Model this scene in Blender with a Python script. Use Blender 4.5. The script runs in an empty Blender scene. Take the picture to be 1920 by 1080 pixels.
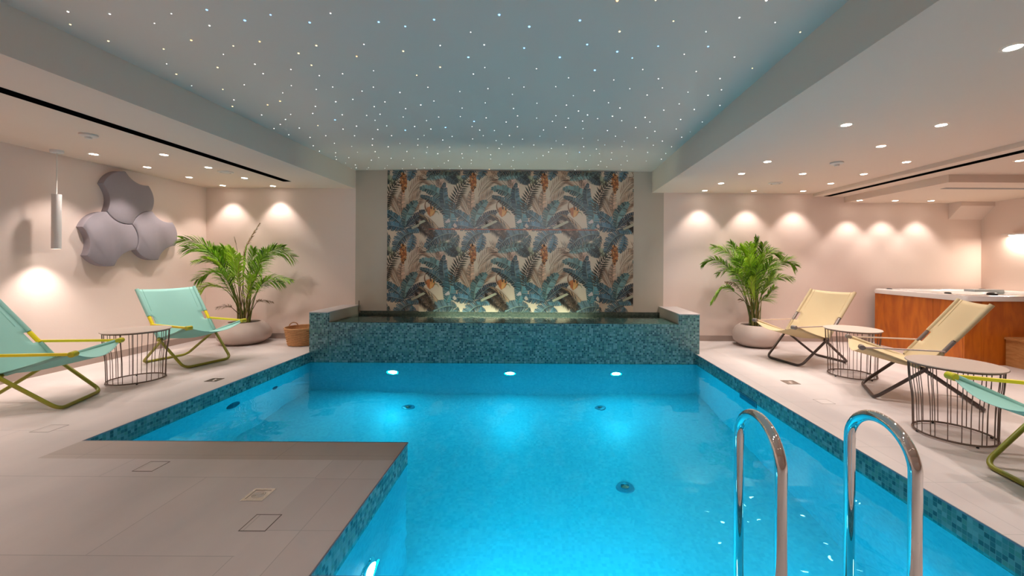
import bpy, bmesh, math, random
from mathutils import Vector, Matrix
C = bpy.context.scene.collection
PI = math.pi
rad = math.radians

# ------------------------------------------------------------------ camera, world, exposure
FOC, CAMH, PX, PY, ROLL = 760.0, 1.2, 1013.0, 492.0, rad(0.33)
cam_data = bpy.data.cameras.new('camera')
cam = bpy.data.objects.new('camera', cam_data); C.objects.link(cam)
cam.location = (0, 0, CAMH)
cam.rotation_euler = (Matrix.Rotation(PI/2, 3, 'X') @ Matrix.Rotation(ROLL, 3, 'Z')).to_euler()
cam_data.sensor_width = 36; cam_data.lens = 36*FOC/1920
cam_data.shift_x = (960-PX)/1920; cam_data.shift_y = (PY-540)/1920
cam_data.clip_start = 0.05; cam_data.clip_end = 100
bpy.context.scene.camera = cam
sc = bpy.context.scene
sc.view_settings.view_transform = 'Standard'; sc.view_settings.look = 'None'
sc.view_settings.gamma = 1; sc.view_settings.use_curve_mapping = False
sc.view_settings.exposure = 0.0
w = bpy.data.worlds.new('world'); sc.world = w; w.use_nodes = True
w.node_tree.nodes['Background'].inputs[0].default_value = (1, .86, .76, 1)
w.node_tree.nodes['Background'].inputs[1].default_value = 0.3
sc.cycles.max_bounces = 10; sc.cycles.diffuse_bounces = 5; sc.cycles.glossy_bounces = 5
sc.cycles.transmission_bounces = 8; sc.cycles.transparent_max_bounces = 12
sc.cycles.sample_clamp_indirect = 6

P_SPOT = 46.0          # watts of one recessed downlight
P_POOL = 19.5          # watts of one underwater lamp
WARM = (1.0, 0.885, 0.82)

def at(x, y, z):       # the point of the horizontal plane z seen at (x, y) of the photograph
    dx, dy = x-PX, y-PY
    u = dx*math.cos(ROLL)+dy*math.sin(ROLL); v = -dx*math.sin(ROLL)+dy*math.cos(ROLL)
    Y = FOC*(CAMH-z)/v
    return Vector((u*Y/FOC, Y, z))

# ------------------------------------------------------------------ materials
def srgb(r, g, b):
    return tuple(((c/255)/12.92 if c/255 <= .04045 else ((c/255+.055)/1.055)**2.4) for c in (r, g, b))+(1,)
MATS = {}
def mat(name, col, rough=.6, metal=0, spec=.5, noise=0, nscale=6, bump=0, bscale=40, emit=None, estr=0, trans=0, coat=0, stretch=None):
    if name in MATS: return MATS[name]
    m = bpy.data.materials.new(name); m.use_nodes = True; nt = m.node_tree
    b = nt.nodes['Principled BSDF']
    b.inputs['Base Color'].default_value = col; b.inputs['Roughness'].default_value = rough
    b.inputs['Metallic'].default_value = metal; b.inputs['Specular IOR Level'].default_value = spec
    b.inputs['Coat Weight'].default_value = coat
    if emit:
        b.inputs['Emission Color'].default_value = emit; b.inputs['Emission Strength'].default_value = estr
        m.cycles.emission_sampling = 'NONE'
    tc = nt.nodes.new('ShaderNodeTexCoord'); mp = nt.nodes.new('ShaderNodeMapping')
    nt.links.new(tc.outputs['Object'], mp.inputs[0])
    if stretch: mp.inputs['Scale'].default_value = stretch
    if noise:
        n = nt.nodes.new('ShaderNodeTexNoise'); n.inputs['Scale'].default_value = nscale; n.inputs['Detail'].default_value = 5
        nt.links.new(mp.outputs[0], n.inputs['Vector'])
        mx = nt.nodes.new('ShaderNodeMix'); mx.data_type = 'RGBA'
        mx.inputs['A'].default_value = tuple(c*(1-noise) for c in col[:3])+(1,)
        mx.inputs['B'].default_value = tuple(min(1, c*(1+noise)) for c in col[:3])+(1,)
        nt.links.new(n.outputs['Fac'], mx.inputs['Factor']); nt.links.new(mx.outputs['Result'], b.inputs['Base Color'])
    if bump:
        n2 = nt.nodes.new('ShaderNodeTexNoise'); n2.inputs['Scale'].default_value = bscale; n2.inputs['Detail'].default_value = 3
        nt.links.new(mp.outputs[0], n2.inputs['Vector'])
        bp = nt.nodes.new('ShaderNodeBump'); bp.inputs['Strength'].default_value = bump; bp.inputs['Distance'].default_value = .01
        nt.links.new(n2.outputs['Fac'], bp.inputs['Height']); nt.links.new(bp.outputs[0], b.inputs['Normal'])
    MATS[name] = m
    return m

wall_paint = mat('wall_paint', srgb(234, 213, 202), .75, noise=.02, nscale=1.5, bump=.05, bscale=60)
ceil_paint = mat('ceiling_paint', srgb(232, 211, 195), .8, noise=.015, nscale=1)
plaster = mat('grey_plaster', srgb(190, 176, 160), .7, noise=.1, nscale=2.2, bump=.08, bscale=12)
stretch_ceiling = mat('stretch_ceiling', srgb(230, 212, 199), .45, noise=.01, nscale=1)
base_tile = mat('skirting_tile', srgb(170, 150, 140), .5, noise=.05)
black = mat('slot_shade', (.002, .002, .002, 1), 1.0, spec=0)  # flat near-black that paints in the shade of the slot recess
dark_edge = mat('dark_edge_trim', srgb(124, 124, 130), .5, metal=.2)

def tile_floor(name, c1, c2, bw, bh, off, rot=0, rough=.38, mortar=.0022, offset=.5):
    m = bpy.data.materials.new(name); m.use_nodes = True; nt = m.node_tree; N = nt.nodes; L = nt.links
    b = N['Principled BSDF']
    tc = N.new('ShaderNodeTexCoord'); mp = N.new('ShaderNodeMapping')
    mp.inputs['Location'].default_value = off; mp.inputs['Rotation'].default_value = (0, 0, rot)
    L.new(tc.outputs['Object'], mp.inputs[0])
    br = N.new('ShaderNodeTexBrick'); L.new(mp.outputs[0], br.inputs['Vector'])
    br.inputs['Color1'].default_value = c1; br.inputs['Color2'].default_value = c2
    br.inputs['Mortar'].default_value = tuple(c*.72 for c in c1[:3])+(1,)
    br.inputs['Scale'].default_value = 1; br.inputs['Mortar Size'].default_value = mortar
    br.inputs['Brick Width'].default_value = bw; br.inputs['Row Height'].default_value = bh
    br.offset = offset
    n = N.new('ShaderNodeTexNoise'); n.inputs['Scale'].default_value = 2.3; n.inputs['Detail'].default_value = 6
    mp2 = N.new('ShaderNodeMapping'); mp2.inputs['Scale'].default_value = (1, .45, 1)
    L.new(tc.outputs['Object'], mp2.inputs[0]); L.new(mp2.outputs[0], n.inputs['Vector'])
    mx = N.new('ShaderNodeMix'); mx.data_type = 'RGBA'; mx.blend_type = 'MULTIPLY'; mx.inputs['Factor'].default_value = 1
    cr = N.new('ShaderNodeValToRGB'); cr.color_ramp.elements[0].color = (.84, .84, .85, 1); cr.color_ramp.elements[1].color = (1.08, 1.06, 1.04, 1)
    cr.color_ramp.elements[0].position = .3; cr.color_ramp.elements[1].position = .75
    L.new(n.outputs['Fac'], cr.inputs[0]); L.new(br.outputs['Color'], mx.inputs['A']); L.new(cr.outputs[0], mx.inputs['B'])
    L.new(mx.outputs['Result'], b.inputs['Base Color'])
    mr = N.new('ShaderNodeMapRange'); mr.inputs['To Min'].default_value = rough-.08; mr.inputs['To Max'].default_value = rough+.14
    L.new(n.outputs['Fac'], mr.inputs['Value']); L.new(mr.outputs[0], b.inputs['Roughness'])
    bp = N.new('ShaderNodeBump'); bp.inputs['Strength'].default_value = .3; bp.inputs['Distance'].default_value = .002; bp.invert = True
    L.new(br.outputs['Fac'], bp.inputs['Height']); L.new(bp.outputs[0], b.inputs['Normal'])
    return m
deck_mat = tile_floor('porcelain_deck_tile', srgb(214, 203, 199), srgb(209, 198, 194), 1.2, .6, (.04, -.445, 0))
coping_mat = tile_floor('porcelain_coping_tile', srgb(211, 200, 196), srgb(204, 193, 190), .43, .36, (.515, -.02, 0), rot=PI/2, offset=0)

def mosaic(name, cols, size=.025, grout=(.25, .3, .3, 1), rough=.22, gw=.05):
    m = bpy.data.materials.new(name); m.use_nodes = True; nt = m.node_tree; N = nt.nodes; L = nt.links
    b = N['Principled BSDF']; b.inputs['Roughness'].default_value = rough
    tc = N.new('ShaderNodeTexCoord')
    sc_ = N.new('ShaderNodeVectorMath'); sc_.operation = 'SCALE'; sc_.inputs['Scale'].default_value = 1/size
    ad = N.new('ShaderNodeVectorMath'); ad.operation = 'ADD'; ad.inputs[1].default_value = (.37, .37, .37)
    L.new(tc.outputs['Object'], sc_.inputs[0]); L.new(sc_.outputs[0], ad.inputs[0])
    fl = N.new('ShaderNodeVectorMath'); fl.operation = 'FLOOR'; L.new(ad.outputs[0], fl.inputs[0])
    fr = N.new('ShaderNodeVectorMath'); fr.operation = 'FRACTION'; L.new(ad.outputs[0], fr.inputs[0])
    wn = N.new('ShaderNodeTexWhiteNoise'); wn.noise_dimensions = '3D'; L.new(fl.outputs[0], wn.inputs['Vector'])
    cr = N.new('ShaderNodeValToRGB'); cr.color_ramp.interpolation = 'CONSTANT'
    e = cr.color_ramp.elements
    while len(e) < len(cols): e.new(.5)
    for i, c in enumerate(cols): e[i].position = i/len(cols); e[i].color = c
    L.new(wn.outputs['Value'], cr.inputs[0])
    # grout lines on the two in-plane axes (the axis along the normal is masked out)
    ge = N.new('ShaderNodeNewGeometry'); ab = N.new('ShaderNodeVectorMath'); ab.operation = 'ABSOLUTE'; L.new(ge.outputs['True Normal'], ab.inputs[0])
    sf = N.new('ShaderNodeSeparateXYZ'); L.new(fr.outputs[0], sf.inputs[0]); sn = N.new('ShaderNodeSeparateXYZ'); L.new(ab.outputs[0], sn.inputs[0])
    prev = None
    for k in 'XYZ':
        a = N.new('ShaderNodeMath'); a.operation = 'PINGPONG'; a.inputs[1].default_value = .5; L.new(sf.outputs[k], a.inputs[0])
        mxx = N.new('ShaderNodeMath'); mxx.operation = 'MAXIMUM'; L.new(a.outputs[0], mxx.inputs[0]); L.new(sn.outputs[k], mxx.inputs[1])
        if prev:
            mn = N.new('ShaderNodeMath'); mn.operation = 'MINIMUM'; L.new(prev.outputs[0], mn.inputs[0]); L.new(mxx.outputs[0], mn.inputs[1]); prev = mn
        else: prev = mxx
    st = N.new('ShaderNodeMath'); st.operation = 'GREATER_THAN'; st.inputs[1].default_value = gw; L.new(prev.outputs[0], st.inputs[0])
    mx = N.new('ShaderNodeMix'); mx.data_type = 'RGBA'; mx.inputs['A'].default_value = grout
    L.new(st.outputs[0], mx.inputs['Factor']); L.new(cr.outputs[0], mx.inputs['B']); L.new(mx.outputs['Result'], b.inputs['Base Color'])
    return m
teal_cols = [srgb(*c) for c in ((88, 128, 126), (66, 108, 108), (100, 140, 138), (74, 118, 114), (52, 88, 92), (112, 148, 144), (78, 120, 120), (92, 134, 124), (60, 98, 100), (120, 154, 150), (82, 122, 116), (44, 78, 82))]
mosaic_mat = mosaic('teal_glass_mosaic', teal_cols, .0245, srgb(118, 146, 144), gw=.045)
floor_cols = [srgb(*c) for c in ((122, 192, 204), (116, 187, 201), (127, 197, 207), (120, 190, 201), (113, 184, 198), (124, 194, 205))]
pool_mosaic = mosaic('pool_floor_mosaic', floor_cols, .0245, srgb(124, 192, 203), rough=.4)

def water_material(name, refract, bump, scale, tint=(1, 1, 1, 1)):
    m = bpy.data.materials.new(name); m.use_nodes = True; nt = m.node_tree; N = nt.nodes; L = nt.links
    N.remove(N['Principled BSDF']); out = N['Material Output']
    tc = N.new('ShaderNodeTexCoord'); n = N.new('ShaderNodeTexNoise'); n.inputs['Scale'].default_value = scale; n.inputs['Detail'].default_value = 2.0
    n.inputs['Distortion'].default_value = .4
    L.new(tc.outputs['Object'], n.inputs['Vector'])
    bp = N.new('ShaderNodeBump'); bp.inputs['Strength'].default_value = 1; bp.inputs['Distance'].default_value = bump
    L.new(n.outputs['Fac'], bp.inputs['Height'])
    if refract:
        g = N.new('ShaderNodeBsdfGlass'); g.inputs['IOR'].default_value = 1.33; g.inputs['Roughness'].default_value = 0
        g.inputs['Color'].default_value = tint
        L.new(bp.outputs[0], g.inputs['Normal']); L.new(g.outputs[0], out.inputs[0])
    else:
        t = N.new('ShaderNodeBsdfTransparent'); t.inputs['Color'].default_value = tint
        gl = N.new('ShaderNodeBsdfGlossy'); gl.inputs['Roughness'].default_value = .02
        f = N.new('ShaderNodeFresnel'); f.inputs['IOR'].default_value = 1.33; mx = N.new('ShaderNodeMixShader')
        L.new(bp.outputs[0], gl.inputs['Normal']); L.new(bp.outputs[0], f.inputs['Normal'])
        L.new(f.outputs[0], mx.inputs[0]); L.new(t.outputs[0], mx.inputs[1]); L.new(gl.outputs[0], mx.inputs[2]); L.new(mx.outputs[0], out.inputs[0])
    return m
pool_water_mat = water_material('pool_water', True, .0095, 2.5, (.42, .96, .98, 1))
basin_water_mat = water_material('basin_water', False, .004, 9, (.80, .94, .88, 1))

def vcol_mat(name, rough=.5, spec=.4, trans=0):
    m = bpy.data.materials.new(name); m.use_nodes = True; nt = m.node_tree
    b = nt.nodes['Principled BSDF']; b.inputs['Roughness'].default_value = rough; b.inputs['Specular IOR Level'].default_value = spec
    a = nt.nodes.new('ShaderNodeAttribute'); a.attribute_name = 'Col'; nt.links.new(a.outputs['Color'], b.inputs['Base Color'])
    if trans:
        t = nt.nodes.new('ShaderNodeBsdfTranslucent'); mx = nt.nodes.new('ShaderNodeMixShader'); mx.inputs[0].default_value = trans
        nt.links.new(a.outputs['Color'], t.inputs[0]); nt.links.new(b.outputs[0], mx.inputs[1]); nt.links.new(t.outputs[0], mx.inputs[2])
        nt.links.new(mx.outputs[0], nt.nodes['Material Output'].inputs[0])
    return m
leaf_mat = vcol_mat('palm_leaf', .42, .4, .25)
print_mat = vcol_mat('printed_tile', .3, .4)

# ------------------------------------------------------------------ mesh builder
class MB:
    def __init__(s): s.v = []; s.f = []; s.c = []; s.cur = None
    def add(s, vs, fs):
        k = len(s.v); s.v += [tuple(p) for p in vs]; s.f += [tuple(i+k for i in f) for f in fs]; s.c += [s.cur]*len(fs)
        return s
    def box(s, x0, x1, y0, y1, z0, z1):
        return s.add([(x0,y0,z0),(x1,y0,z0),(x1,y1,z0),(x0,y1,z0),(x0,y0,z1),(x1,y0,z1),(x1,y1,z1),(x0,y1,z1)],
                     [(3,2,1,0),(4,5,6,7),(0,1,5,4),(1,2,6,5),(2,3,7,6),(3,0,4,7)])
    def prism(s, poly, z0, z1):
        n = len(poly); a = sum(poly[i][0]*poly[(i+1)%n][1]-poly[(i+1)%n][0]*poly[i][1] for i in range(n))
        if a < 0: poly = poly[::-1]
        return s.add([(x,y,z0) for x,y in poly]+[(x,y,z1) for x,y in poly],
                     [tuple(range(n))[::-1], tuple(range(n,2*n))]+[(i,(i+1)%n,(i+1)%n+n,i+n) for i in range(n)])
    def lathe(s, prof, seg=32, c=(0,0,0), cap=True):
        n = len(prof); vs = []
        for i in range(seg):
            a = 2*PI*i/seg
            vs += [(c[0]+r*math.cos(a), c[1]+r*math.sin(a), c[2]+z) for r, z in prof]
        fs = [(i*n+j, ((i+1)%seg)*n+j, ((i+1)%seg)*n+j+1, i*n+j+1) for i in range(seg) for j in range(n-1)]
        if cap:
            if prof[0][0] > 1e-6: fs.append(tuple(i*n for i in range(seg))[::-1])
            if prof[-1][0] > 1e-6: fs.append(tuple(i*n+n-1 for i in range(seg)))
        return s.add(vs, fs)
    def tube(s, path, r, seg=10, closed=False, flat=None):
        pts = [Vector(p) for p in path]; n = len(pts); vs = []; rr = r if isinstance(r, (list, tuple)) else [r]*n
        up = None
        for i, p in enumerate(pts):
            if closed: t = pts[(i+1)%n]-pts[i-1]
            else: t = pts[min(i+1, n-1)]-pts[max(i-1, 0)]
            t.normalize()
            if up is None:
                up = Vector((0,0,1)) if abs(t.z) < .9 else Vector((1,0,0))
            up = (up-t*up.dot(t))
            if up.length < 1e-5: up = Vector((0,1,0))-t*t.y
            up.normalize(); sd = t.cross(up)
            fx = flat or 1
            for k in range(seg):
                a = 2*PI*k/seg; vs.append(p+up*math.cos(a)*rr[i]*fx+sd*math.sin(a)*rr[i])
        m = n if closed else n-1
        fs = [(i*seg+k, i*seg+(k+1)%seg, ((i+1)%n)*seg+(k+1)%seg, ((i+1)%n)*seg+k) for i in range(m) for k in range(seg)]
        if not closed: fs += [tuple(range(seg))[::-1], tuple(range((n-1)*seg, n*seg))]
        return s.add(vs, fs)
    def build(s, name, m, parent=None, smooth=False, col=False, loc=None, up=False):
        me = bpy.data.meshes.new(name); me.from_pydata(s.v, [], s.f)
        if col:
            at_ = me.color_attributes.new('Col', 'FLOAT_COLOR', 'CORNER'); k = 0; buf = []
            for f, c in zip(s.f, s.c):
                for _ in f: buf += list(c)
            at_.data.foreach_set('color', buf)
        me.update()
        bm = bmesh.new(); bm.from_mesh(me)
        if up:
            for f in bm.faces:
                f.normal_update()
                if f.normal.z < 0: f.normal_flip()
        elif not col: bmesh.ops.recalc_face_normals(bm, faces=bm.faces)
        bm.to_mesh(me); bm.free()
        if smooth:
            for p in me.polygons: p.use_smooth = True
            try: me.set_sharp_from_angle(angle=rad(40))
            except Exception: pass
        me.materials.append(m)
        o = bpy.data.objects.new(name, me); C.objects.link(o)
        if parent: o.parent = parent
        if loc: o.location = loc
        return o
def rounded(path, r=.04, n=5, closed=False):
    pts = [Vector(p) for p in path]; out = []; N = len(pts)
    for i, p in enumerate(pts):
        if not closed and i in (0, N-1): out.append(p); continue
        a = pts[i-1]-p; b = pts[(i+1)%N]-p; d = min(r, a.length*.45, b.length*.45)
        A = p+a.normalized()*d; B = p+b.normalized()*d
        for k in range(n+1):
            t = k/n; out.append(A*(1-t)**2+p*2*t*(1-t)+B*t*t)
    return out
def tag(o, label, cat, group=None):
    o['label'] = label; o['category'] = cat
    if group: o['group'] = group
    return o
def thing(name, label, cat, loc=(0,0,0), rz=0, group=None):
    o = bpy.data.objects.new(name, None); C.objects.link(o); o.location = loc; o.rotation_euler = (0,0,rz); o.empty_display_size = .1
    return tag(o, label, cat, group)
def struct(o): o['kind'] = 'structure'; return o
def copy_thing(root, loc, rz, label, group=None):
    r = root.copy(); C.objects.link(r); r.location = loc; r.rotation_euler = (0,0,rz); r['label'] = label
    if group: r['group'] = group
    for ch in list(root.children):
        c = ch.copy(); C.objects.link(c); c.parent = r
        for g in list(ch.children):
            d = g.copy(); C.objects.link(d); d.parent = c
    return r
def lamp(kind, name, loc, energy, col, parent=None, **kw):
    d = bpy.data.lights.new(name, kind); d.energy = energy; d.color = col[:3]
    rot = kw.pop('rot', (0,0,0))
    for k, v in kw.items(): setattr(d, k, v)
    o = bpy.data.objects.new(name, d); C.objects.link(o); o.location = loc; o.rotation_euler = rot
    if parent: o.parent = parent
    return o

# ------------------------------------------------------------------ the room
BW = 6.27            # back wall
LW, RW = -5.17, 6.82 # side walls
NW = -2.6            # wall behind the camera
HL, HR, HS, H2, H3 = 2.325, 2.286, 2.61, 2.24, 2.15
PL, PR, PB, PN = -3.03, 2.065, 5.35, 1.54   # pool edges
PEN_X, PEN_Y = -.875, 2.687                 # corner of the deck peninsula
WZ = -.13; PZ = -1.38

struct(MB().box(LW-.1, LW, NW, BW+.1, -.02, 2.8).build('wall_left', wall_paint))
struct(MB().box(RW, RW+.1, NW, BW+.1, -.02, 2.8).build('wall_right', wall_paint))
struct(MB().box(LW, -2.86, BW, BW+.1, -.02, 2.8).build('wall_back', wall_paint))
struct(MB().box(1.905, RW, BW, BW+.1, -.02, 2.8).build('wall_back', wall_paint))
struct(MB().box(LW, RW, NW-.1, NW, -.02, 2.8).build('wall_front', wall_paint))
struct(MB().box(-2.86, 1.905, BW, BW+.1, -.3, 2.8).build('wall_feature', plaster))

# deck with the pool cut out of it
dk = MB()
dk.box(LW, PL-.0, PEN_Y, BW, -.03, 0); dk.box(LW, PEN_X-.36, NW, PEN_Y-.24, -.03, 0)
dk.box(LW, PL, PEN_Y-.24, PEN_Y, -.03, 0)
dk.box(PEN_X-.36, PR+.36, NW, PN-.36, -.03, 0); dk.box(PR+.36, RW, NW, BW, -.03, 0)
struct(dk.build('floor', deck_mat))
cp = MB()
cp.box(PEN_X-.36, PEN_X, PN-.36, PEN_Y-.24, -.03, 0)
cp.box(PEN_X, PR+.36, PN-.36, PN, -.03, 0)
cp.box(PR, PR+.36, PN, BW, -.03, 0)
struct(cp.build('floor', coping_mat))
front_coping = tile_floor('porcelain_front_coping', srgb(196, 182, 174), srgb(190, 176, 168), 1.2, .5, (.4, 0, 0), offset=0)
struct(MB().box(PL, PEN_X, PEN_Y-.24, PEN_Y, -.03, 0).build('floor', front_coping))
# thin dark profile under the deck edge
t = MB(); e = .006
t.box(PL, PL+e, PEN_Y, PB, -.007, .0012); t.box(PL, PEN_X+e, PEN_Y, PEN_Y+e, -.007, .0012); t.box(PEN_X, PEN_X+e, PN, PEN_Y, -.007, .0012)
t.box(PR-e, PR, PN, PB, -.007, .0012); t.box(PEN_X, PR, PN, PN+e, -.007, .0012)
struct(t.build('trim_1', dark_edge))

# pool shell: upper band of teal mosaic, pale mosaic below water
ps = MB(); ql = -.165
def pw(mb, x0, y0, x1, y1, z0, z1): mb.add([(x0,y0,z0),(x1,y1,z0),(x1,y1,z1),(x0,y0,z1)], [(0,1,2,3)])
ring = [(PL,PB),(PR,PB),(PR,PN),(PEN_X,PN),(PEN_X,PEN_Y),(PL,PEN_Y)]
for (x0,y0),(x1,y1) in zip(ring, ring[1:]+ring[:1]):
    dx, dy = x1-x0, y1-y0; l = math.hypot(dx, dy); ix, iy = dy/l*.003, -dx/l*.003
    pw(ps, x0+ix, y0+iy, x1+ix, y1+iy, ql, -.004)
struct(ps.build('wall_pool_rim', mosaic_mat))
pf = MB()
for (x0,y0),(x1,y1) in zip(ring, ring[1:]+ring[:1]):
    pw(pf, x0, y0, x1, y1, PZ, ql)
pf.box(PL, PR, PEN_Y, PB, PZ-.05, PZ); pf.box(PEN_X, PR, PN, PEN_Y, PZ-.05, PZ)
struct(pf.build('floor_pool', pool_mosaic))
wm = MB()
wm.add([(PL,PEN_Y,WZ),(PEN_X,PEN_Y,WZ),(PR,PEN_Y,WZ),(PR,PB,WZ),(PL,PB,WZ),(PEN_X,PN,WZ),(PR,PN,WZ)], [(0,1,2,3,4),(1,5,6,2)])
o = wm.build('pool_water', pool_water_mat, up=True); tag(o, 'clear turquoise water filling the L-shaped swimming pool', 'water'); o['kind'] = 'stuff'

# raised overflow basin at the far end
WE = .393; BT = .53
bx = MB()
bx.box(PL, PR, PB-.001, PB+.02, -.02, WE)                           # tiled front
bx.box(-2.79, 1.84, PB+.02, 5.93, .0, WE-.004)                   # wide weir ledge
bx.box(-2.79, 1.84, 5.93, BW-.002, .0, .12)
bx.box(-3.04, -2.79, PB-.006, BW-.002, .0, BT-.012); bx.box(1.84, 2.105, PB-.006, BW-.002, .0, BT-.012)
basin = thing('overflow_basin', 'raised teal mosaic overflow basin across the far end of the pool', 'water basin', (0,0,0))
bx.build('basin_wall', mosaic_mat, basin)
for x0, x1 in ((-3.045, -2.785), (1.835, 2.11)):
    MB().box(x0, x1, PB-.008, BW, BT-.012, BT).build('cheek_wall_cap', coping_mat, basin)
# light plaster lining on the inner faces of the cheeks
for x0, x1 in ((-2.79, -2.784), (1.834, 1.84)):
    MB().box(x0, x1, PB+.02, BW, WE-.02, BT-.012).build('cheek_lining', plaster, basin)
MB().box(-2.784, 1.834, BW-.05, BW-.001, .12, .44).build('upstand', mosaic('wet_mosaic', [srgb(72,78,70), srgb(62,70,64), srgb(80,84,74)], .0245, srgb(70,74,68)), basin)
wt = MB(); wt.add([(-2.784,PB+.005,WE+.004),(1.834,PB+.005,WE+.004),(1.834,BW-.05,WE+.004),(-2.784,BW-.05,WE+.004)], [(0,1,2,3)])
o = wt.build('basin_water', basin_water_mat, up=True); tag(o, 'thin greenish water film standing in the raised basin below the leaf mural', 'water'); o['kind'] = 'stuff'
# small pipe by the left cheek
pp = MB(); pp.tube(rounded([(-2.74, 6.20, .425), (-2.77, 6.2, .425), (-2.77, 6.2, .60)], .02), .008)
tag(pp.build('overflow_pipe', mat('pipe_grey', srgb(120,110,100), .4, metal=.5)), 'small grey bent pipe in the left corner of the raised basin', 'pipe')

# ceilings
def slab(pts, z, th, m, name='ceiling'):
    return struct(MB().prism(pts, z, z+th).build(name, m))
slab([(LW, NW), (-3.06, NW), (-2.87, BW), (LW, BW)], HL, .42, ceil_paint)
slab([(1.55, NW), (4.215, NW), (4.215, BW), (1.72, BW)], HR, .46, ceil_paint)
slab([(4.215, NW), (RW, NW), (RW, BW), (4.215, BW)], H2, .5, ceil_paint)
slab([(4.70, 4.67), (RW, 4.67), (RW, BW), (4.70, BW)], H3, .2, ceil_paint)
struct(MB().box(-3.4, 2.0, NW, BW, HS, HS+.06).build('ceiling', stretch_ceiling))
slab([(-3.0, NW), (1.56, NW), (1.56, 1.15), (-3.0, 1.15)], 2.33, .27, ceil_paint)
# sloped duct box in the far right corner
dv = MB(); dv.add([(6.31,6.08,H3),(6.82,6.08,H3),(6.82,6.08,2.088),(6.31,6.08,2.088),(6.31,6.27,1.90),(6.82,6.27,1.90),(6.31,6.27,H3),(6.82,6.27,H3)],
       [(0,1,2,3),(3,2,5,4),(0,3,4,6),(1,2,5,7),(4,5,7,6),(0,1,7,6)])
struct(dv.build('trim_2', wall_paint))
# skirting
b_ = MB(); b_.box(LW, LW+.012, NW, BW-.012, 0, .085); struct(b_.build('baseboard_left', base_tile))
b_ = MB(); b_.box(LW, -3.045, BW-.012, BW, 0, .085); struct(b_.build('baseboard_back', base_tile))
b_ = MB(); b_.box(2.11, 5.05, BW-.012, BW, 0, .085); struct(b_.build('baseboard_back', base_tile))

# ------------------------------------------------------------------ linear diffusers, vents, detectors
tag(MB().box(-3.64, -3.53, NW+.2, 5.73, HL-.004, HL-.0003).build('linear_diffuser', black), 'long black slot diffuser in the left lowered ceiling', 'air vent')
d2 = MB(); d2.box(4.345, 4.385, NW+.2, 6.22, H2-.004, H2-.0003); d2.box(4.402, 4.442, NW+.2, 6.22, H2-.004, H2-.0003)
tag(d2.build('linear_diffuser', black), 'long double black slot diffuser in the right lowered ceiling', 'air vent')
gv = mat('vent_grey', srgb(150, 142, 140), .6)
tag(MB().box(5.0, 6.4, 5.0, 5.07, H3-.004, H3-.0003).build('vent_grille', gv), 'grey flat slot grille in the ceiling above the hot tub', 'air vent')
whm0 = mat('spot_white', srgb(225, 218, 214), .45)
white_p = mat('white_plastic', srgb(222, 214, 208), .5)
def detector(x, y, z, label):
    p = at(x, y, z); t = thing('smoke_detector', label, 'smoke detector', (p.x, p.y, z))
    MB().lathe([(.062, 0), (.062, -.014), (.05, -.022), (.0, -.024)], 28, cap=False).build('housing', white_p, t, smooth=True)
    MB().lathe([(.026, -.022), (.022, -.04), (0, -.042)], 20, cap=False).build('sensor_cap', white_p, t, smooth=True)
detector(166, 252, HL, 'round white smoke detector on the left ceiling beside the slot diffuser')
detector(1569, 304.4, HR, 'round white smoke detector on the right ceiling among the downlights')
def disc_vent(x, y, z, label):
    p = at(x, y, z); t = thing('disc_valve', label, 'air vent', (p.x, p.y, z))
    MB().lathe([(.085, 0), (.083, -.008), (.06, -.012), (.058, -.004), (.0, -.004)], 28, cap=False).build('ring', white_p, t, smooth=True)
    MB().lathe([(.045, -.008), (.04, -.014), (0, -.015)], 24, cap=False).build('disc', white_p, t, smooth=True)
disc_vent(423, 322, HL, 'flat round air valve in the left ceiling near the back wall')
disc_vent(1454, 343, HR, 'flat round air valve in the right ceiling near the back wall')

# ------------------------------------------------------------------ downlights
glow = mat('downlight_glow', (1, .9, .8, 1), .5, emit=(1, .9, .78, 1), estr=26)
trim_m = mat('downlight_trim', srgb(225, 214, 204), .5)
tr_me = MB().lathe([(.036, -.001), (.046, -.0015), (.047, .0), (.047, .001)], 28, cap=False)
def downlight(p, label, power=1.0, group='recessed ceiling downlights', size=88):
    t = thing('downlight', label, 'ceiling light', p, 0, group)
    MB().lathe([(.034, -.002), (.045, -.004), (.048, -.0005)], 28, cap=False).build('trim_ring', trim_m, t, smooth=True)
    MB().lathe([(.034, -.0025), (0, -.0025)], 24, cap=False).build('lens', glow, t)
    lamp('SPOT', 'spot', (0, 0, -.02), P_SPOT*power, WARM, t, spot_size=rad(size), spot_blend=.55, shadow_soft_size=.03)
left_l = [((175.7,289), 'leftmost of the downlights over the wall panels, near the pendant lamp'),
          ((307.3,290), 'downlight right of the wall panels, in the row nearest the camera'),
          ((276,313.3), 'downlight directly above the grey wall panels'),
          ((390.7,314), 'downlight in second row of left ceiling, toward the black slot'),
          ((354.7,332.3), 'downlight in third row of left ceiling, near the left wall'),
          ((458.3,333.7), 'downlight in third row of left ceiling, toward the black slot'),
          ((417.7,347.7), 'downlight close to back wall, above left side of left palm'),
          ((511.7,348.7), 'downlight close to back wall, above right side of left palm')]
for (x, y), lb in left_l: downlight(at(x, y, HL), lb, .62 if y > 345 else .85)
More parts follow.
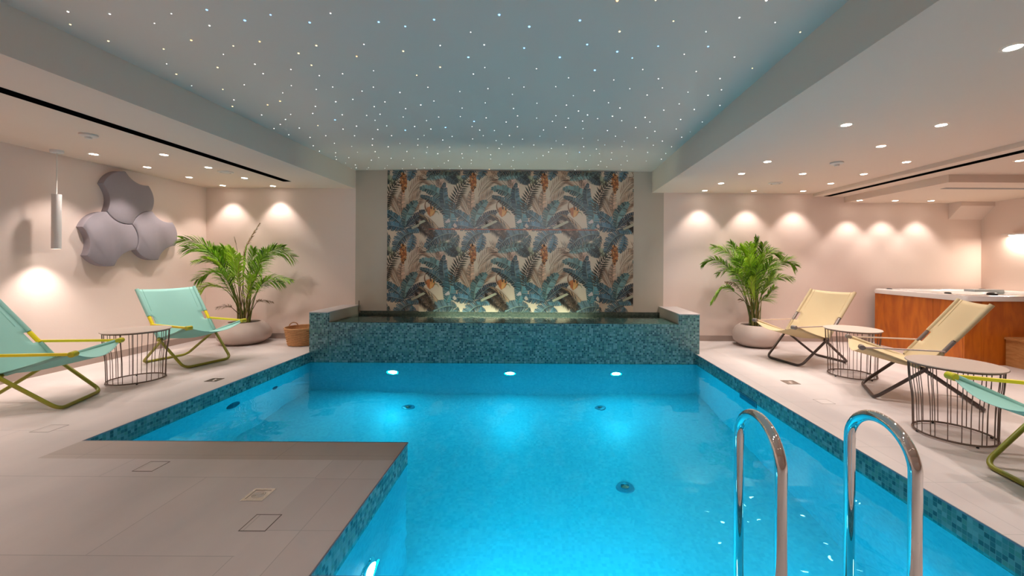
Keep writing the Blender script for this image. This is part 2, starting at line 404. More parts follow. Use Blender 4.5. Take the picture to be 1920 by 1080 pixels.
right_l = [((1899.6,88.9), 'large bright downlight at the right edge of the picture, nearest the camera'),
           ((1586.7,234), 'downlight second nearest the camera, on the pool side of right ceiling'),
           ((1764.8,234.4), 'downlight second nearest the camera, on the hot tub side of right ceiling'),
           ((1652.2,274), 'single downlight of the middle column, in front of the smoke detector'),
           ((1438.9,303), 'pool side downlight left of the smoke detector on the right ceiling'),
           ((1699.6,303.7), 'downlight right of the smoke detector on the right ceiling'),
           ((1390.4,325.6), 'third row from back wall, pool side downlight of right ceiling'),
           ((1505.2,325.9), 'third row from back wall, middle downlight of right ceiling'),
           ((1619.6,326.3), 'third row from back wall, downlight near the ceiling step'),
           ((1352,343.7), 'second row from back wall, pool side downlight of right ceiling'),
           ((1557.8,344), 'second row from back wall, downlight near the ceiling step'),
           ((1321.5,357.4), 'back row downlight beside the feature wall, left of right palm'),
           ((1413.7,357.8), 'back row downlight directly above the right palm'),
           ((1505.9,358.1), 'back row downlight above the far cream deck chair')]
for (x, y), lb in right_l: downlight(at(x, y, HR), lb, .62 if y > 350 else 1.0)
for (x, y), lb in (((1611,376.7), 'leftmost of three downlights in the lowest ceiling above the hot tub'),
                   ((1678,376.7), 'middle one of three downlights in the lowest ceiling above the hot tub'),
                   ((1745,376.7), 'rightmost of three downlights in the lowest ceiling above the hot tub')):
    p = at(x, y, H3); p.y = 6.03; p.x = (x-PX)/FOC*6.03; downlight(p, lb, .6)
downlight(at(1913, 301, H2), 'downlight at right picture edge, in front of the lower ceiling box')
# unseen downlights added to light the room, extending the rows and near ceiling
for i, (x, y, z) in enumerate([(-4.76,2.75,HL),(-4.0,2.75,HL),(-4.76,1.7,HL),(-4.0,1.7,HL),(-4.4,.3,HL),(-3.3,.3,HL),(-4.4,-1.2,HL),(2.3,1.2,HR),(2.3,-.4,HR),
                     (3.4,-.4,HR),(5.6,3.2,H2),(5.6,1.6,H2),(3.4,1.2,HR),(-2.5,.85,2.33),(-1.5,.85,2.33),(-.5,.85,2.33),(.5,.85,2.33),(-2.0,-.6,2.33),(0.0,-.6,2.33)]):
    downlight(Vector((x, y, z)), 'unseen recessed downlight added outside the view to light the room', .38 if z == 2.33 else 1.0)

# spotlights added out of view under the near ceiling to brighten the mural
for i, (x, tx) in enumerate(((-2.2, -1.9), (-1.1, -.9), (.1, .1), (1.1, 1.0))):
    t = thing('added_spotlight', 'added unseen spotlight under the near ceiling that brightens the mural', 'spotlight', (x, 1.0, 2.33), 0, 'added spotlights for the mural')
    MB().box(-.02, .02, -.02, .02, -.05, 0).build('mount', whm0, t)
    d = (Vector((tx, 6.2, 1.3))-Vector((x, 1.0, 2.24))).normalized()
    MB().tube([Vector((0, 0, -.09))-d*.06, Vector((0, 0, -.09))+d*.06], .03, 20).build('head', whm0, t, smooth=True)
    l = lamp('SPOT', 'spot', Vector((0, 0, -.09))+d*.075, 75, WARM, t, spot_size=rad(46), spot_blend=.9, shadow_soft_size=.05)
    l.rotation_euler = d.to_track_quat('-Z', 'Y').to_euler()
# ------------------------------------------------------------------ fibre optic stars
STARS = []
def S(ox, oy, s, pts):
    for q in pts: STARS.append((ox+q[0]/s, oy+q[1]/s, q[2] if len(q) > 2 else 'w'))
S(100,0,4.8,[(132,105,'W'),(508,126,'W'),(153,220,'y'),(1062,123),(910,209),(1381,88,'b'),(1405,230),(1723,183,'b'),(495,369,'y'),(993,441,'y'),(1241,362,'o'),(1857,374,'o'),(1620,413,'y'),(1531,489),(1019,574),(1107,667,'y'),(1478,607,'y'),(1814,577),(1888,662),(1245,771),(1525,804,'y'),(1718,763),(1625,899),(1612,957,'y'),(1875,1034)])
S(500,0,4.8,[(35,133,'b'),(387,202,'b'),(574,119),(1008,197,'b'),(1247,237,'b'),(1507,176,'b'),(1836,289),(447,410,'y'),(287,479,'y'),(875,399),(810,507,'o'),(1229,460,'y'),(1561,409),(1815,514,'b'),(1561,604,'y'),(403,586,'y'),(218,625),(474,680),(683,663),(961,636),(1350,677,'y'),(1860,666),(222,770),(145,835),(446,804),(594,783),(960,784),(858,819),(1451,785),(1199,832),(1739,823),(121,910,'o'),(8,943,'o'),(621,915),(775,894),(1064,917),(438,957),(968,959),(1250,977),(1387,944),(1505,909),(1759,972),(216,1029),(414,1020),(680,1033),(900,1038),(1020,1028),(1228,1052),(1548,1053),(1743,1048),(615,1078,'b')])
S(900,0,4.8,[(173,132,'b'),(443,239,'b'),(899,183,'b'),(1235,5,'o'),(1580,2,'y'),(1741,190,'y'),(1256,283,'y'),(38,403),(397,432,'b'),(718,515,'b'),(964,400,'b'),(1235,464,'b'),(1370,521,'b'),(1603,415,'b'),(1838,488),(43,607),(508,618),(1033,631,'b'),(1465,625),(261,702),(797,700),(1204,719),(1606,708),(72,797),(395,783),(681,779),(1027,815),(1348,798),(1641,790),(1872,829),(291,849),(839,861),(1504,855),(47,925),(512,929),(778,946),(1156,924),(1259,971),(1793,935),(302,976),(886,999),(1654,991),(967,1034),(338,1043),(683,1041),(55,1061),(510,1063),(795,1064),(1058,1067),(1192,1046),(1486,1056)])
S(1200,0,4.8,[(1137,3,'W'),(895,158,'W'),(1216,202),(1442,289,'y'),(594,285),(613,418,'b'),(850,513),(506,643),(1011,614,'y'),(720,707),(733,808),(612,857),(719,948),(488,985)])
S(450,150,6,[(243,392),(512,443),(453,499),(382,545),(1519,453),(1650,515),(1550,558),(667,540),(548,615),(876,512,'y'),(1160,552),(1310,518),(965,626),(788,645),(1288,626),(1492,662),(1705,625),(1062,711),(824,739),(1488,732),(1257,746),(1667,751),(894,800),(1075,818),(1322,812),(1521,805),(1074,861),(1084,893),(1223,873),(1560,873),(1188,934),(1478,901),(1700,880),(1298,955),(1307,988),(1251,993),(1428,1003),(1445,985),(1658,962),(1629,993)])
S(740,150,6,[(358,457),(571,533,'b'),(407,551),(224,523),(119,564,'b'),(893,465,'b'),(870,524),(957,563),(1122,568),(1254,472),(1382,525),(1774,465),(1675,562),(1634,632),(331,623),(262,663),(646,634),(541,674),(877,662),(997,625),(1141,681),(1292,625),(1438,666),(1815,684),(1564,730),(1892,728),(59,714),(260,732),(367,755),(619,755),(618,800),(843,736),(1203,722),(1175,769),(1045,765),(1340,752),(1763,769),(1731,810),(137,803),(358,816),(486,828),(757,828),(925,803),(1079,840),(1284,828),(1443,816),(1669,850),(216,878),(99,902),(187,952),(603,907),(559,935),(765,876),(862,901),(861,938),(1079,887),(1331,903),(1180,950),(1498,948),(1598,879),(88,998),(249,1003),(334,989),(420,1000),(490,970),(621,1001),(729,970),(752,997),(1065,1004,'o'),(1342,1001),(1314,970)])
S(1030,150,6,[(374,462),(814,457),(1131,473),(1477,443),(1720,472),(183,533),(380,547),(653,568),(971,535),(1187,577),(1427,551),(1585,583),(744,632),(1101,650),(1489,643),(374,656),(548,677),(842,690),(1271,686),(624,730),(387,750),(815,748),(1169,733),(1376,751),(529,776),(936,778),(340,812,'b'),(192,829),(702,818),(1107,815),(1311,827),(563,829),(459,849),(871,855),(1259,890),(877,909),(413,903),(578,915),(695,892),(204,919),(551,957),(806,954),(1090,910),(315,973),(645,976),(288,1010),(451,1008),(812,1012)])
SC = {'w': ((1, .97, .93, 1), 3, .0042, 'tiny white fibre optic star point in the pool ceiling', 'white ceiling stars'),
      'W': ((1, .98, .95, 1), 5, .0056, 'brighter white fibre optic star point near the front of the ceiling', 'bright white ceiling stars'),
      'b': ((.22, .5, 1, 1), 3.5, .0062, 'blue fibre optic star point in the pool ceiling', 'blue ceiling stars'),
      'y': ((1, .78, .35, 1), 3.5, .005, 'yellow fibre optic star point in the pool ceiling', 'yellow ceiling stars'),
      'o': ((1, .55, .2, 1), 4, .0058, 'orange fibre optic star point in the pool ceiling', 'orange ceiling stars')}
star_me = {}
for k, (c, s_, r, lb, g) in SC.items():
    m = mat('star_'+k, (0,0,0,1), emit=c, estr=s_)
    o = MB().lathe([(r, 0), (r*.8, -r*.5), (0, -r*.75)], 10, cap=False).build('ceiling_star', m, smooth=True); star_me[k] = o.data; bpy.data.objects.remove(o)
rnd = random.Random(4)
for x, y, k in STARS:
    p = at(x, y, HS)
    if p.y > BW-.03: p.y = BW-.03
    o = bpy.data.objects.new('ceiling_star', star_me[k]); C.objects.link(o); o.location = p
    sc0 = rnd.uniform(.75, 1.15)*(1 if p.y < 3.5 else 1.15); o.scale = (sc0,)*3
    tag(o, SC[k][3], 'ceiling star', SC[k][4])

# ------------------------------------------------------------------ printed leaf mural
PXM = 6.2/FOC/3      # metres per unit of the pattern drawing
def mur(cx, cy): return ((640+cx/3-PX)*6.2/FOC, CAMH-(300+cy/3-1.0-PY)*6.2/FOC)
class Mural:
    def __init__(s): s.polys = []; s.layer = 0
    def nxt(s): s.layer += 1
    def poly(s, pts, col): s.polys.append((pts, col, s.layer))
def lc(c, f): return tuple(min(255, max(0, v*f)) for v in c)
cell = Mural(); rm = random.Random(11)
def bez(p0, p1, p2, t): return ((1-t)**2*p0[0]+2*t*(1-t)*p1[0]+t*t*p2[0], (1-t)**2*p0[1]+2*t*(1-t)*p1[1]+t*t*p2[1])
def broad(p0, p1, p2, wd, col, n=20, slit=.25, rib=(170,185,170)):
    cell.nxt(); rows = []
    for i in range(n+1):
        t = i/n; x, y = bez(p0, p1, p2, t); x2, y2 = bez(p0, p1, p2, min(1, t+.02)); x1, y1 = bez(p0, p1, p2, max(0, t-.02))
        dx, dy = x2-x1, y2-y1; l = math.hypot(dx, dy) or 1; w_ = wd*.5*(math.sin(PI*min(1, (t*.94+.04)))**.6)
        rows.append((x, y, -dy/l*w_, dx/l*w_, dx/l, dy/l))
    for sgn, sh in ((1, 1.12), (-1, .82)):
        for i in range(n):
            a, b = rows[i], rows[i+1]; f = sh*rm.uniform(.72, 1.22)*(1.12-.3*abs(i/n-.5)); k = 8
            q = rm.random() < slit
            e = .8 if q else 1
            cell.poly([(a[0],a[1]),(a[0]+sgn*a[2]*e+a[4]*k, a[1]+sgn*a[3]*e+a[5]*k),(b[0]+sgn*b[2]*e+b[4]*k*.7, b[1]+sgn*b[3]*e+b[5]*k*.7),(b[0],b[1])], lc(col, f))
    cell.nxt()
    for i in range(n):
        a, b = rows[i], rows[i+1]; tw = .05
        cell.poly([(a[0]-a[2]*tw,a[1]-a[3]*tw),(a[0]+a[2]*tw,a[1]+a[3]*tw),(b[0]+b[2]*tw,b[1]+b[3]*tw),(b[0]-b[2]*tw,b[1]-b[3]*tw)], lc(rib, .75))
        if i % 3 == 1:
            for sgn in (1, -1):
                q0, q1 = .25, .75
                cell.poly([(a[0]+sgn*a[2]*q0,a[1]+sgn*a[3]*q0),(a[0]+sgn*a[2]*q1+a[4]*6,a[1]+sgn*a[3]*q1+a[5]*6),(a[0]+sgn*a[2]*q1+a[4]*8,a[1]+sgn*a[3]*q1+a[5]*8),(a[0]+sgn*a[2]*q0+a[4]*2.5,a[1]+sgn*a[3]*q0+a[5]*2.5)], lc(col, 1.45))
def feather(p0, p1, p2, ln, col, n=16, wd=5, t0=.1, ang=48, both=True, col2=None):
    cell.nxt()
    for i in range(n):
        t = t0+(1-t0)*i/n; x, y = bez(p0, p1, p2, t); x2, y2 = bez(p0, p1, p2, min(1, t+.03)); dx, dy = x2-x, y2-y; l = math.hypot(dx, dy) or 1; dx /= l; dy /= l
        L_ = ln*(.45+.75*math.sin(PI*min(1, t*.85+.12)))*rm.uniform(.85, 1.1)
        for sgn in ((1, -1) if both else (1,)):
            a = rad(ang)*sgn; ux, uy = dx*math.cos(a)-dy*math.sin(a), dx*math.sin(a)+dy*math.cos(a); f = rm.uniform(.75, 1.25)
            c_ = col if rm.random() < .7 or not col2 else col2
            mx_, my_ = x+ux*L_*.5, y+uy*L_*.5; px_, py_ = -uy*wd*.5, ux*wd*.5
            cell.poly([(x,y),(mx_+px_,my_+py_),(x+ux*L_,y+uy*L_),(mx_-px_,my_-py_)], lc(c_, f))
    for i in range(10):
        a = bez(p0, p1, p2, i/10); b = bez(p0, p1, p2, (i+1)/10); l = math.hypot(b[0]-a[0], b[1]-a[1]) or 1; nx, ny = -(b[1]-a[1])/l*1.3, (b[0]-a[0])/l*1.3
        cell.poly([(a[0]-nx,a[1]-ny),(a[0]+nx,a[1]+ny),(b[0]+nx,b[1]+ny),(b[0]-nx,b[1]-ny)], lc(col, .8))
TEAL, DTEAL, BLUE, NAVY = (86,110,108), (62,80,84), (76,92,98), (60,68,76)
BROWN, DBR, PINK, MOSS, GREYG = (148,112,88), (64,54,48), (176,144,128), (124,128,106), (98,110,104)
# cell drawn around x 440..840, y 80..485
broad((592,225),(570,160),(545,105), 56, PINK, slit=0, rib=(180,150,130))
feather((565,205),(530,130),(440,85), 74, (132,98,78), 15, 4.5, ang=36, col2=(96,72,58))
feather((735,352),(700,270),(672,215), 62, (140,106,82), 11, 5, ang=24, col2=(110,82,64))
broad((735,300),(722,240),(735,180), 46, (160,126,104), slit=0, rib=(176,140,112))
feather((735,352),(775,270),(850,205), 82, (132,98,76), 17, 4.5, ang=34, col2=(96,72,56))
feather((770,215),(800,140),(860,110), 60, (138,104,82), 10, 4, ang=34, col2=(100,76,60))
broad((640,470),(600,410),(530,405), 55, GREYG)
broad((700,545),(640,500),(560,470), 60, MOSS, rib=(190,190,150))
broad((655,425),(560,400),(478,500), 84, BLUE)
broad((660,425),(650,480),(590,500), 56, DTEAL)
broad((560,480),(610,500),(650,545), 66, (58,60,64), rib=(100,110,110))
broad((800,415),(730,410),(690,520), 80, BLUE)
broad((790,420),(800,460),(770,520), 58, (66,96,108))
broad((560,90),(600,90),(650,140), 66, (54,64,66), rib=(110,120,110))
broad((480,120),(540,90),(620,85), 52, TEAL)
broad((612,340),(600,170),(445,168), 74, TEAL, 20)
broad((615,350),(560,240),(450,212), 50, DTEAL, 16)
broad((618,330),(560,240),(582,138), 52, BLUE, 14)
broad((590,405),(640,330),(600,235), 88, (80,118,124), 14)
feather((645,330),(610,220),(720,115), 42, (74,66,54), 14, 10, ang=58, col2=(96,88,68))
feather((640,300),(625,230),(700,130), 30, (48,44,40), 12, 8, ang=52)
broad((745,385),(700,330),(640,298), 66, (62,90,98), 16, slit=.5, rib=(190,200,196))
broad((750,395),(690,370),(625,372), 62, (66,92,104), 14, slit=.5, rib=(180,195,196))
broad((752,390),(745,290),(818,238), 66, TEAL, 14)
broad((756,385),(800,330),(872,296), 52, NAVY, 14)
broad((756,395),(820,400),(880,372), 52, (70,98,108), 14)
feather((800,330),(850,350),(925,445), 52, DBR, 22, 7, ang=55, col2=(48,38,32))
broad((835,360),(880,370),(925,440), 46, (70,56,46), slit=0, rib=(120,90,70))
feather((820,312),(880,300),(950,390), 44, (168,132,100), 12, 5, ang=30, both=False, col2=DBR)
cell.nxt(); cell.poly([(786,384),(830,362),(868,345),(880,352),(835,376),(792,394)], (176,168,142))
cell.nxt(); cell.poly([(585,356),(608,335),(616,356),(596,362)], (196,180,176)); cell.poly([(630,375),(640,360),(655,382),(640,388)], (190,172,160))
# bromeliad-like flower spike and a claw-shaped bloom
cell.nxt(); cell.poly([(741+22*math.sin(2*PI*k/16)*(.75+.25*math.cos(2*PI*k/16)), 130-52*math.cos(2*PI*k/16)) for k in range(16)], (128,82,54))
for i in range(80):
    if i % 12 == 0: cell.nxt()
    t = rm.random(); yy = 76+t*108; ww = 21*math.sin(PI*min(1, t*.9+.1))**.7; xx = 741+rm.uniform(-ww, ww); r_ = rm.uniform(4, 8)
    c_ = rm.choice([(186,108,56),(198,128,72),(160,88,48),(206,150,96),(84,52,36)])
    cell.poly([(xx-r_*.7,yy),(xx,yy-r_),(xx+r_*.7,yy),(xx,yy+r_)], c_)
def stroke(pts, wd, col):
    cell.nxt(); n = 10
    for i in range(n):
        a = bez(*pts, i/n); b = bez(*pts, (i+1)/n); l = math.hypot(b[0]-a[0], b[1]-a[1]) or 1; nx, ny = -(b[1]-a[1])/l*wd/2, (b[0]-a[0])/l*wd/2
        k0, k1 = 1-.75*i/n, 1-.75*(i+1)/n
        cell.poly([(a[0]-nx*k0,a[1]-ny*k0),(a[0]+nx*k0,a[1]+ny*k0),(b[0]+nx*k1,b[1]+ny*k1),(b[0]-nx*k1,b[1]-ny*k1)], col)
cell.nxt(); cell.poly([(480,284),(494,272),(512,270),(530,282),(534,298),(520,318),(502,328),(488,312)], (188,112,62))
for k in range(5): stroke(((506,322),(488+9*k,300),(486+11*k,272)), 9, rm.choice([(206,136,78),(172,96,54),(214,156,92)]))
stroke(((486,300),(462,262),(484,236)), 9, (120,78,50)); stroke(((484,238),(500,234),(496,258)), 7, (74,52,40))
stroke(((510,284),(500,256),(512,238)), 8, (66,48,38)); stroke(((524,290),(526,262),(540,256)), 8, (66,76,58)); stroke(((528,300),(546,292),(552,316)), 6, (110,118,78))

def mural_mesh(x0, x1, z0, z1, yplane, name, parent, depth):
    mb = MB()
    mb.cur = srgb(208, 184, 160); mb.box(x0, x1, yplane, yplane+depth, z0, z1)
    cb = bmesh.new(); cl = cb.loops.layers.float_color.new('Col')
    ix0 = int(math.floor(((x0*FOC/6.2+PX-640)*3-440)/400))-2; ix1 = int(((x1*FOC/6.2+PX-640)*3-440)/400)+1
    nl = cell.layer+1
    for i in range(ix0, ix1+1):
        for j in range(-1, 3):
            for pts, col, ly in cell.polys:
                w_ = [mur(px+400*i, py+405*j) for px, py in pts]
                if max(p[0] for p in w_) < x0 or min(p[0] for p in w_) > x1 or max(p[1] for p in w_) < z0 or min(p[1] for p in w_) > z1: continue
                yy = yplane-.0004-.00009*ly
                try: f = cb.faces.new([cb.verts.new((p[0], yy, p[1])) for p in w_])
                except ValueError: continue
                c4 = srgb(*col)
                for lp in f.loops: lp[cl] = c4
    for co, no in (((x0,0,0),(-1,0,0)),((x1,0,0),(1,0,0)),((0,0,z0),(0,0,-1)),((0,0,z1),(0,0,1))):
        bmesh.ops.bisect_plane(cb, geom=cb.verts[:]+cb.edges[:]+cb.faces[:], plane_co=co, plane_no=no, clear_outer=True)
    for f in mb.f: pass
    vs = [cb.verts.new(v) for v in mb.v]
    for f in mb.f:
        nf = cb.faces.new([vs[k] for k in f])
        for lp in nf.loops: lp[cl] = mb.cur
    me = bpy.data.meshes.new(name); cb.to_mesh(me); cb.free(); me.materials.append(print_mat)
    o = bpy.data.objects.new(name, me); C.objects.link(o); o.parent = parent
    return o
mural = thing('leaf_mural', 'tropical leaf patterned tile wall behind the raised basin', 'mural')
mural_mesh(-2.365, 1.436, .442, HS-.002, BW-.012, 'side_panel', mural, .011)
mural_mesh(-1.845, .898, .442, 2.515, BW-.11, 'projecting_panel', mural, .09)
sl = MB(); sl.box(-1.70, .86, BW-.118, BW-.104, 1.69, 1.701)
sl.build('waterfall_slot', mat('copper_slot', srgb(140, 84, 68), .4, metal=.6), mural)['label'] = 'thin copper coloured waterfall slot'

# ------------------------------------------------------------------ underwater lamps and fittings
pool_glow = mat('pool_lamp_glow', (1,1,1,1), emit=(.8, .95, 1, 1), estr=40)
steel = mat('polished_steel', (.75, .74, .73, 1), .08, metal=1)
dark_fit = mat('dark_fitting', srgb(30, 60, 90), .4)
CY = (.0, .56, .82)
def pool_lamp(loc, rz, label, power=1.0, on=True, tilt=.15):
    t = thing('underwater_lamp', label, 'pool light', loc, rz, None)     # faces local -Y
    q = MB().lathe([(.0, .016), (.07, .014), (.085, .004), (.088, 0)], 28, cap=False)
    q.v = [(x, -z, y) for x, y, z in q.v]; q.build('bezel', steel if on else dark_fit, t, smooth=True)
    q = MB().lathe([(0, .020), (.058, .0195)], 24, cap=False); q.v = [(x, -z, y) for x, y, z in q.v]; q.build('lens', pool_glow if on else dark_fit, t)
    if on: lamp('AREA', 'lamp', (0, -.03, 0), P_POOL*power, CY, t, shape='DISK', size=.14, rot=(-(PI/2-tilt), 0, 0), spread=rad(180 if tilt < .3 else 100))
pool_lamp((-1.935, PB-.0, -.59), 0, 'left one of three glowing underwater lamps below the mosaic basin')
pool_lamp((-.392, PB-.0, -.59), 0, 'middle one of three glowing underwater lamps below the mosaic basin')
pool_lamp((1.008, PB-.0, -.59), 0, 'right one of three glowing underwater lamps below the mosaic basin')
pool_lamp((PEN_X, 2.07, -.60), PI/2, 'glowing underwater lamp in pool wall at the bottom edge of the picture', .8)
pool_lamp((1.7, PN, -.60), PI, 'added unseen underwater lamp in the near pool wall below the ladder', .4, tilt=.7)  # near-wall lamps are out of view, added to brighten the pool
pool_lamp((-.2, PN, -.60), PI, 'added unseen underwater lamp in the near pool wall beside the deck corner', .7, tilt=.6)
pool_lamp((.6, PN, -.60), PI, 'added unseen underwater lamp in the near pool wall', .7, tilt=.6)
pool_lamp((PL, 4.01, -.47), PI/2, 'unlit dark round fitting in the left pool wall', on=False)
def wall_jet(loc, rz, label):
    t = thing('wall_jet', label, 'pool fitting', loc, rz)
    q = MB().lathe([(0, .006), (.022, .006), (.025, .014), (.045, .008), (.048, 0)], 24, cap=False); q.v = [(x, -z, y) for x, y, z in q.v]; q.build('nozzle', dark_fit, t, smooth=True)
wall_jet((PL, 4.64, -.57), PI/2, 'small dark round water jet in left pool wall near the basin')
def floor_inlet(x, y, label):
    t = thing('floor_inlet', label, 'pool fitting', (x, y, PZ))
    MB().lathe([(.075, .0), (.07, .012), (.03, .016)], 28, cap=False).build('flange', mat('inlet_blue', srgb(70, 130, 150), .3), t, smooth=True)
    MB().lathe([(.03, .012), (.034, .035), (.0, .045)], 20, cap=False).build('cap', steel, t, smooth=True)
floor_inlet(-1.58, 4.9, 'round floor inlet under water at far left of pool floor')
floor_inlet(.74, 4.95, 'round floor inlet under water at far right of pool floor')
floor_inlet(.74, 3.47, 'round floor inlet under water in the middle of the pool, nearest one')
sk = thing('skimmer', 'dark skimmer opening at the waterline of the right pool wall', 'pool fitting', (PR, 4.01, -.19))
q = MB(); q.box(-.008, .0, -.16, .16, -.085, .075); q.build('frame', mat('skimmer_frame', srgb(60, 110, 130), .4), sk)
q = MB(); q.box(-.010, -.0082, -.145, .145, -.07, .06); q.build('dark_opening', mat('skimmer_recess_shade', srgb(20, 60, 90), .4), sk)  # flat dark plate, its colour stands in for shade inside the recess

# lamp sunk in the trough behind the weir, shining up the mural
tl = thing('trough_light', 'submerged strip light under the mural in the raised basin', 'light', (-.45, 6.03, .15))
MB().box(-1.15, 1.15, -.03, .03, -.03, .0).build('housing', steel, tl)
MB().box(-1.12, 1.12, -.02, .02, .0, .004).build('lens', mat('trough_glow', (1,1,1,1), emit=(.95, 1, .75, 1), estr=9), tl)
lamp('AREA', 'strip', (0, 0, .02), 15, (.92, 1, .86), tl, shape='RECTANGLE', size=2.2, size_y=.05, rot=(PI-.1, 0, 0))

# ------------------------------------------------------------------ pool ladder
chrome = mat('chrome', (.80, .79, .78, 1), .04, metal=1)
ld = thing('pool_ladder', 'polished steel pool ladder with two arched handrails at lower right', 'ladder', (0, 0, 0))
for X in (.884, 1.374):
    path = [(X, 1.48, -.005)]; path.append((X, 1.48, .435))
    for k in range(1, 24):
        a = PI*k/24; path.append((X, 1.637-.157*math.cos(a), .435+.145*math.sin(a)))
    path.append((X, 1.794, .43)); path.append((X, 1.794, -1.05))
    q = MB(); q.tube(path, .0215, 20); q.build('handrail', chrome, ld, smooth=True)
    MB().lathe([(.05, 0), (.048, .008), (.024, .02)], 28, (X, 1.48, 0), cap=False).build('flange', chrome, ld, smooth=True)
for z in (-.36, -.62, -.88):
    q = MB(); q.box(.89, 1.37, 1.76, 1.84, z-.012, z+.012); q.build('step', chrome, ld)

# ------------------------------------------------------------------ hatches and drains in the deck
joint = mat('hatch_joint', srgb(96, 80, 72), .6); joint_l = mat('hatch_joint_light', srgb(150, 138, 132), .6)
def hatch(x, y, s, label, m):
    p = at(x, y, 0); t = thing('floor_hatch', label, 'floor hatch', (p.x, p.y, 0))
    q = MB(); k = .0035; h = s/2
    for a in ((-h,h,-h,-h+k),(-h,h,h-k,h),(-h,-h+k,-h+k,h-k),(h-k,h,-h+k,h-k)): q.box(*a, 0, .0012)
    q.build('frame', m, t); MB().box(-h+k, h-k, -h+k, h-k, 0, .0006).build('lid', deck_mat, t)
hatch(284, 874.5, .115, 'tiled square floor hatch on the deck left of the steel drain', joint)
hatch(489, 980, .12, 'tiled square floor hatch with dark outline nearest the pool corner', joint)
hatch(93, 803.5, .13, 'faint square floor hatch on the left deck below the near mint chair', joint_l)
hatch(1545, 753, .12, 'faint square floor hatch on the right deck beside the cream chairs', joint_l)
dr_m = mat('drain_steel', (.62, .60, .59, 1), .22, metal=1)
def drain(x, y, s, label, m):
    p = at(x, y, 0); t = thing('floor_drain', label, 'floor drain', (p.x, p.y, 0)); h = s/2
    q = MB(); k = s*.12
    for a in ((-h,h,-h,-h+k),(-h,h,h-k,h),(-h,-h+k,-h+k,h-k),(h-k,h,-h+k,h-k)): q.box(*a, 0, .003)
    q.build('rim', m, t)
    g = MB(); g.box(-h+k, h-k, -h+k, h-k, 0, .001)
    for i in range(4): g.lathe([(s*.07*(i+1)-.004, .001), (s*.07*(i+1)-.002, .0024), (s*.07*(i+1), .001)], 24, cap=False)
    g.build('grate', m, t)
drain(485, 928, .11, 'square polished steel floor drain on the deck in front of the pool corner', dr_m)
drain(402, 712.5, .115, 'dark square floor drain at pool edge near the far mint chair', mat('drain_dark', (.2, .17, .15, 1), .3, metal=.9))
drain(1482, 717, .13, 'brownish square floor drain on the right deck near the pool edge', mat('drain_bronze', (.32, .25, .21, 1), .4, metal=.5))

# ------------------------------------------------------------------ pendant lamp
pd = thing('pendant_lamp', 'slim white cylinder pendant lamp hanging beside the left wall', 'pendant lamp', (-4.98, 4.17, 0))
whm = mat('pendant_white', srgb(225, 218, 214), .45)
MB().lathe([(0, HL-.03), (.045, HL-.03), (.05, HL-.024), (.05, HL)], 28, cap=False).build('ceiling_rose', whm, pd, smooth=True)
MB().tube([(0, 0, 1.87), (0, 0, HL-.02)], .0045, 8).build('cord', mat('cord_white', srgb(230, 222, 214), .6), pd)
MB().lathe([(.033, 1.325), (.036, 1.31), (.036, 1.872), (.0, 1.874)], 32, cap=False).build('shade', whm, pd, smooth=True)
MB().lathe([(.033, 1.318), (0, 1.318)], 24, cap=False).build('diffuser', glow, pd)
lamp('SPOT', 'spot', (0, 0, 1.30), P_SPOT*.8, WARM, pd, spot_size=rad(100), spot_blend=.9, shadow_soft_size=.03)

# ------------------------------------------------------------------ curved wall panels
panel_m = mat('grey_acoustic_fabric', srgb(150, 141, 147), .9, noise=.03, nscale=30, bump=.25, bscale=500)
def wall_panel(cy, cz, label):
    R = .322; t = thing('wall_panel', label, 'wall panel', (LW, cy, cz), 0, 'grey curved wall panels'); del t['group']
    vt = [(R*math.cos(rad(38+60*i)), R*math.sin(rad(38+60*i))) for i in range(6)]
    out = []; n = 10
    for i in range(6):
        a, b = vt[i], vt[(i+1)%6]; mx_, my_ = (a[0]+b[0])/2, (a[1]+b[1])/2; l = math.hypot(mx_, my_); s_ = 1 if i in BULGE else -1
        for k in range(n):
            tt = k/n; d = 4*tt*(1-tt)*.05*s_
            out.append((a[0]+(b[0]-a[0])*tt+mx_/l*d, a[1]+(b[1]-a[1])*tt+my_/l*d))
    q = MB(); N_ = len(out); lay = [(0, 1.0), (.062, 1.0), (.072, .985), (.075, .96)]
    for x, s2 in lay: q.v += [(x, p[0]*s2, p[1]*s2) for p in out]
    for j in range(len(lay)-1):
        q.f += [(j*N_+i, j*N_+(i+1)%N_, (j+1)*N_+(i+1)%N_, (j+1)*N_+i) for i in range(N_)]
    q.f += [tuple(range(N_))[::-1], tuple(range((len(lay)-1)*N_, len(lay)*N_))]; q.c = [None]*len(q.f)
    q.build('padded_face', panel_m, t, smooth=True)
# edge i runs from vertex 38+60i to 98+60i degrees
BULGE = (1, 3, 5)
py, pz, D_ = 4.81, 1.447, .563
wall_panel(py, pz, 'lower left one of the three grey curved wall panels')
wall_panel(py+D_*math.cos(rad(68)), pz+D_*math.sin(rad(68)), 'topmost of the three grey curved wall panels, touching the ceiling')
wall_panel(py+D_*math.cos(rad(8)), pz+D_*math.sin(rad(8)), 'lower right one of the three grey curved wall panels')

# ------------------------------------------------------------------ wall lamp on the right wall
wl = thing('wall_lamp', 'bright wall lamp washing the right wall above the hot tub', 'wall lamp', (RW, 5.70, 1.63))
MB().box(-.07, 0, -.16, .16, .0, .025).build('bracket', whm, wl)
MB().box(-.064, -.006, -.15, .15, -.006, .0).build('diffuser', glow, wl)
MB().box(-.004, 0, -.3, .3, .02, .028).build('shelf_strip', whm, wl)
lamp('AREA', 'strip', (-.035, 0, -.01), 9, (1, .86, .72), wl, shape='RECTANGLE', size=.05, size_y=.28)

